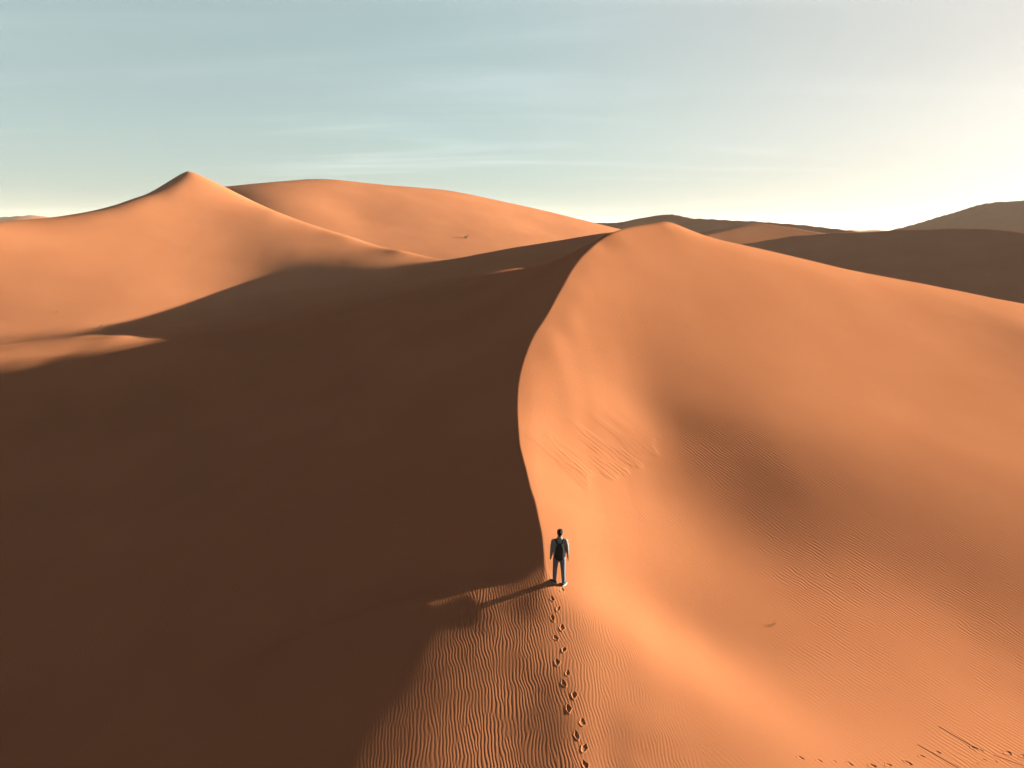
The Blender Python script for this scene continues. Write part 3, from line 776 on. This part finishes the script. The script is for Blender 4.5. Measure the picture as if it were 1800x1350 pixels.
def ground(x, y):
    return float(main_height(np.array([x]), np.array([y]))[0] + fine_relief(np.array([x]), np.array([y]))[0])

def build_walker():
    lf, rf = sight(975, 1026), sight(990, 1026.5)
    cx, cy = (lf[0] + rf[0]) / 2, (lf[1] + rf[1]) / 2 - 0.02
    zl, zr = ground(lf[0], cy), ground(rf[0], cy)
    z0 = min(zl, zr)
    root = bpy.data.objects.new("person", None); scene.collection.objects.link(root); root.location = (cx, cy, z0)
    root["label"] = "walker seen from behind in grey shirt and trousers on the dune crest"; root["category"] = "person"
    hl, hr = zl - z0, zr - z0
    lx, rx = lf[0] - cx - 0.005, rf[0] - cx + 0.005
    # facing +y; left is -x
    ankL, ankR = (lx, 0, 0.09 + hl), (rx, 0.0, 0.09 + hr)
    kneL, kneR = (lx * 0.9, 0.035, 0.49 + hl * .7), (rx * 0.85, 0.03, 0.49 + hr * .7)
    hipL, hipR = (-0.095, 0, 0.90), (0.095, 0, 0.90)
    shL, shR = (-0.195, 0.0, 1.435), (0.195, 0.0, 1.435)
    elL, elR = (-0.232, -0.03, 1.165), (0.232, -0.02, 1.16)
    wrL, wrR = (-0.245, 0.06, 0.915), (0.262, 0.10, 0.93)
    # --- body: one continuous skin
    bm = bmesh.new()
    head = (0.01, 0.02, 1.665)
    ball(bm, head, (0.077, 0.096, 0.112), 16)
    ball(bm, (0.025, 0.055, 1.605), (0.052, 0.060, 0.055))                      # jaw
    limb(bm, [(0.048, 0.105, 1.665), (0.055, 0.122, 1.645)], [0.010, 0.013], 8)      # nose
    for sx in (-1, 1): ball(bm, (0.01 + sx * 0.080, 0.008, 1.655), (0.012, 0.022, 0.032), 8)
    limb(bm, [(0, -0.01, 1.42), (0.0, 0.0, 1.52), (0.005, 0.015, 1.60)], [0.075, 0.058, 0.056])
    loft(bm, [((0, 0, 0.86), .15, .10, (0, 0, 1)), ((0, 0, 0.98), .145, .095, (0, 0, 1)), ((0, 0, 1.10), .135, .09, (0, 0, 1)), ((0, 0, 1.28), .165, .10, (0, 0, 1)), ((0, 0, 1.40), .17, .095, (0, 0, 1)), ((0, 0, 1.47), .09, .06, (0, 0, 1))])
    for sh, el, wr in ((shL, elL, wrL), (shR, elR, wrR)):
        limb(bm, [sh, el, wr], [0.058, 0.043, 0.030])
        s = 1 if wr[0] > 0 else -1
        w = Vector(wr); hd = Vector((0.015 * s, 0.06, -0.16)).normalized()
        palm = w + hd * 0.055
        limb(bm, [w, palm, w + hd * 0.095], [0.026, 0.036, 0.036], 10, 0.6)
        for k, (off, ln) in enumerate(((0.028, .066), (0.009, .076), (-0.010, .070), (-0.028, .054))):   # four unequal fingers, slightly curled
            b0 = w + hd * 0.10 + Vector((0, off, 0)); b1 = b0 + hd * ln * 0.5; b2 = b1 + (hd + Vector((-0.5 * s, 0.1, 0))).normalized() * ln * 0.5
            limb(bm, [b0, b1, b2], [0.0095, 0.009, 0.0075], 8)
        t0 = w + hd * 0.035 + Vector((-0.005 * s, 0.030, 0)); t1 = t0 + Vector((-0.012 * s, 0.028, -0.028)); t2 = t1 + Vector((-0.010 * s, 0.006, -0.030))
        limb(bm, [t0, t1, t2], [0.013, 0.011, 0.009], 8)
    for hp, kn, an in ((hipL, kneL, ankL), (hipR, kneR, ankR)):
        limb(bm, [hp, kn, an], [0.082, 0.055, 0.040])
        limb(bm, [an, (an[0], an[1] + 0.05, an[2] - 0.045)], [0.04, 0.036])
    solid("body", bm, SKIN, root, 0.009, 2)
    # --- hair: short crop with longer top
    bm = bmesh.new()
    ball(bm, (0.006, 0.005, 1.690), (0.086, 0.104, 0.103), 18)
    for i in range(60):
        a, b = rng.uniform(0, 2 * math.pi), rng.uniform(0.15, 1.0)
        p = Vector((0.006 + 0.083 * math.cos(a) * math.cos(b), 0.005 + 0.100 * math.sin(a) * math.cos(b), 1.690 + 0.102 * math.sin(b)))
        limb(bm, [p, p + Vector((0.012 * rng.uniform(-1, 1) + .01, 0.018, 0.014))], [0.014, 0.008], 6)
    bmesh.ops.bisect_plane(bm, geom=bm.verts[:] + bm.edges[:] + bm.faces[:], plane_co=(0.0, 0.03, 1.662), plane_no=(0.10, 0.75, -0.62), clear_outer=True)
    bmesh.ops.holes_fill(bm, edges=[e for e in bm.edges if e.is_boundary], sides=0)
    solid("hair", bm, HAIR, root, 0.008, 1)
    # --- shirt with hood-like collar, sleeves pushed to mid forearm
    bm = bmesh.new()
    Z = (0, 0, 1)
    loft(bm, [((0, 0, 0.875), .180, .128, Z), ((0, 0, 0.93), .176, .124, Z), ((0, 0, 1.02), .166, .116, Z), ((0, 0, 1.12), .163, .112, Z), ((0, 0, 1.27), .187, .122, Z), ((0, 0, 1.37), .196, .118, Z), ((0, 0, 1.445), .160, .095, Z), ((0, 0.0, 1.50), .082, .074, Z), ((0, 0.005, 1.535), .074, .070, Z)], 20)
    for sh, el, wr in ((shL, elL, wrL), (shR, elR, wrR)):
        m_ = Vector(el).lerp(Vector(wr), 0.62 if wr[0] > 0 else 0.86)
        limb(bm, [Vector(sh) + Vector((-0.03 * (1 if sh[0] > 0 else -1), 0, 0.01)), Vector(sh).lerp(Vector(el), .45), el, Vector(el).lerp(m_, .55), m_], [0.074, 0.062, 0.053, 0.047, 0.044], 14)
    shirt = solid("shirt", bm, SHIRT, root, 0.010, 3)
    bm = bmesh.new()                                                               # collar
    loft(bm, [((0, -0.012, 1.49), .094, .084, Z), ((0, -0.010, 1.525), .088, .080, Z), ((0, 0.0, 1.555), .076, .072, Z)], 20)
    solid("collar", bm, SHIRT, shirt, 0.009, 2)
    # --- trousers
    bm = bmesh.new()
    loft(bm, [((0, 0, 0.80), .150, .118, Z), ((0, 0, 0.88), .166, .122, Z), ((0, 0, 0.96), .158, .112, Z), ((0, 0, 1.0), .150, .106, Z)], 20)
    for hp, kn, an in ((hipL, kneL, ankL), (hipR, kneR, ankR)):
        h_, k_, a_ = Vector(hp), Vector(kn), Vector(an)
        limb(bm, [h_ + Vector((0, 0, -.02)), h_.lerp(k_, .45), k_, k_.lerp(a_, .45), a_.lerp(k_, .06)], [0.098, 0.086, 0.070, 0.063, 0.055], 16, 1.05)
    solid("trousers", bm, TROUSER, root, 0.010, 3)
    # --- shoes
    for an, yaw in ((ankL, 0.75), (ankR, -0.55)):
        d = Vector((-math.sin(yaw), math.cos(yaw), 0)); f = Vector((an[0], an[1], an[2] - 0.09))
        bm = bmesh.new()
        limb(bm, [f - d * 0.055 + Vector((0, 0, .055)), f + d * 0.03 + Vector((0, 0, .058)), f + d * 0.11 + Vector((0, 0, .045)), f + d * 0.165 + Vector((0, 0, .036))], [0.042, 0.044, 0.042, 0.032], 12)
        limb(bm, [f + Vector((0, 0, 0.06)), f + Vector((0, 0, 0.115))], [0.045, 0.044], 12)
        sh = solid("shoe", bm, SHOE, root, 0.008, 1)
        bm = bmesh.new()
        n_ = 20; lo, hi = [], []
        r_ = Vector((d.y, -d.x, 0))
        for k in range(n_):
            a = 2 * math.pi * k / n_
            p = f + d * (0.052 + 0.155 * math.cos(a)) + r_ * (0.050 + 0.006 * math.cos(a)) * math.sin(a)
            lo.append(bm.verts.new(p + Vector((0, 0, -0.012)))); hi.append(bm.verts.new(p + Vector((0, 0, 0.030))))
        for k in range(n_): bm.faces.new((lo[k], lo[(k + 1) % n_], hi[(k + 1) % n_], hi[k]))
        bm.faces.new(lo[::-1]); bm.faces.new(hi)
        solid("sole", bm, SOLE, sh, bevel=0.004)
    # --- backpack, a thing of its own on the walker's back
    bp = bpy.data.objects.new("backpack", None); scene.collection.objects.link(bp); bp.location = (cx, cy, z0)
    bp["label"] = "black backpack with shoulder straps on the walker's back"; bp["category"] = "backpack"
    bm = bmesh.new()
    loft(bm, [((0.0, -0.185, 0.90), .100, .060, Z), ((0.0, -0.195, 0.93), .130, .085, Z), ((0, -0.200, 1.05), .142, .098, Z), ((0, -0.195, 1.20), .138, .092, Z), ((0, -0.182, 1.32), .115, .072, Z), ((0, -0.168, 1.385), .082, .048, Z), ((0, -0.160, 1.405), .05, .028, Z)], 20)
    pb = solid("pack_body", bm, PACK, bp, 0.009, 2)
    bm = bmesh.new()
    loft(bm, [((0.0, -0.275, 0.945), .080, .028, Z), ((0, -0.288, 0.99), .098, .034, Z), ((0, -0.286, 1.12), .096, .032, Z), ((0, -0.274, 1.165), .078, .022, Z)], 16)
    pk = solid("pocket", bm, PACK, bp, 0.008, 1)
    bm = bmesh.new(); limb(bm, [(-0.07, -0.292, 1.172), (0, -0.304, 1.180), (0.07, -0.292, 1.172)], [0.005] * 3, 8); solid("zip", bm, STRAPM, pk)
    for s in (-1, 1):
        bm = bmesh.new()
        pts = [(0.05 * s, -0.155, 1.36), (0.085 * s, -0.125, 1.43), (0.118 * s, -0.055, 1.492), (0.128 * s, 0.03, 1.487), (0.130 * s, 0.105, 1.42), (0.135 * s, 0.130, 1.30), (0.155 * s, 0.115, 1.16), (0.178 * s, 0.03, 1.05), (0.160 * s, -0.10, 0.985), (0.12 * s, -0.15, 0.97)]
        C = spline(pts, 0.03)
        prev = None
        for i, p in enumerate(C):
            p = Vector(p); t = (Vector(C[min(i + 1, len(C) - 1)]) - Vector(C[max(i - 1, 0)])).normalized()
            out_ = Vector((p.x * 0.6, p.y, max(0, p.z - 1.30) * 1.5)).normalized()
            w_ = t.cross(out_).normalized() * 0.026; th = out_ * 0.007
            ring = [bm.verts.new(p + w_ + th), bm.verts.new(p - w_ + th), bm.verts.new(p - w_ - th), bm.verts.new(p + w_ - th)]
            if prev:
                for k in range(4): bm.faces.new((prev[k], prev[(k + 1) % 4], ring[(k + 1) % 4], ring[k]))
            else: bm.faces.new(ring[::-1])
            prev = ring
        bm.faces.new(prev); solid("shoulder_strap", bm, STRAPM, bp)
    bm = bmesh.new(); limb(bm, [tuple(p) for p in spline([(-0.03, -0.16, 1.40), (-0.025, -0.155, 1.435), (0, -0.152, 1.447), (0.025, -0.155, 1.435), (0.03, -0.16, 1.40)], 0.01)], [0.008] * len(spline([(-0.03, -0.16, 1.40), (-0.025, -0.155, 1.435), (0, -0.152, 1.447), (0.025, -0.155, 1.435), (0.03, -0.16, 1.40)], 0.01)), 8)
    solid("grab_handle", bm, STRAPM, bp)
    bm = bmesh.new(); limb(bm, [(-0.045, -0.268, 0.905), (-0.047, -0.268, 0.96), (-0.05, -0.288, 1.03)], [0.010, 0.010, 0.008], 8)
    solid("hanging_strap", bm, TAN, bp)
    # --- small device in the right hand
    dv = bpy.data.objects.new("handheld_device", None); scene.collection.objects.link(dv)
    dv.location = (cx + wrR[0] + 0.012, cy + wrR[1] + 0.062, z0 + wrR[2] - 0.135)
    dv["label"] = "small dark handheld device in the walker's right hand"; dv["category"] = "device"
    bm = bmesh.new(); box(bm, (0, 0, 0), (0.018, 0.080, 0.150)); solid("case", bm, DEVICE, dv, bevel=0.006)
    bm = bmesh.new(); box(bm, (0.0105, 0, 0.004), (0.003, 0.068, 0.125)); solid("screen", bm, GLASS, dv, bevel=0.001)
build_walker()

# ------------------------------------------------------------------ scraps of dry plants
TWIG = plain("dry_stalk", (0.05, 0.035, 0.022), 0.9); LEAFM = plain("dry_leaf", (0.07, 0.06, 0.03), 0.9)
def shrub(name, u, v, y0, y1, size, stems, label, seed):
    ys = np.linspace(y0, y1, 1500); Q = np.array([at(u, v, q) for q in ys])
    zz = heights(Q[:, 0], Q[:, 1])[0] + fine_relief(Q[:, 0], Q[:, 1])
    i = int(np.argmax(zz >= Q[:, 2])); R_ = random.Random(seed)
    root = bpy.data.objects.new(name, None); scene.collection.objects.link(root); root.location = (Q[i, 0], Q[i, 1], zz[i] - 0.02 * size)
    root["label"] = label; root["category"] = "plant"; root["group"] = "dry plants on the sand"
    bs, bl = bmesh.new(), bmesh.new()
    for k in range(stems):
        a = R_.uniform(0, 2 * math.pi); el = R_.uniform(0.25, 1.2); L = size * R_.uniform(0.6, 1.0)
        d = Vector((math.cos(a) * math.cos(el), math.sin(a) * math.cos(el), math.sin(el)))
        p0 = Vector((0, 0, 0)); p1 = d * L * 0.5 + Vector((0, 0, 0.05 * L)); p2 = d * L + Vector((0, 0, -0.08 * L))
        limb(bs, [p0, p1, p2], [0.022 * size, 0.015 * size, 0.006 * size], 5)
        for q in range(6):
            c = p1.lerp(p2, R_.random()) + Vector((R_.uniform(-1, 1), R_.uniform(-1, 1), R_.uniform(-.3, 1))) * 0.08 * size
            t1 = Vector((R_.uniform(-1, 1), R_.uniform(-1, 1), R_.uniform(-1, 1))).normalized() * 0.10 * size
            t2 = Vector((R_.uniform(-1, 1), R_.uniform(-1, 1), R_.uniform(-1, 1))).normalized() * 0.035 * size
            bl.faces.new([bl.verts.new(c - t1), bl.verts.new(c + t2), bl.verts.new(c + t1), bl.verts.new(c - t2)])
    solid("stems", bs, TWIG, root); solid("leaves", bl, LEAFM, root)
shrub("dry_sprig", 1360, 1098, 12, 45, 0.16, 5, "tiny dark sprig alone in the sunlit hollow", 1)
shrub("desert_shrub", 820, 419, 104, 260, 0.9, 14, "small dark bush alone on the smooth dune behind the shaded ridge", 2)
shrub("desert_shrub", 178, 577, 58, 110, 0.55, 12, "low dark bush on the valley sand below the pointed dune", 3)
shrub("dry_sprig", 100, 549, 58, 110, 0.35, 7, "very small sprig on the lower slope of the pointed dune", 4)
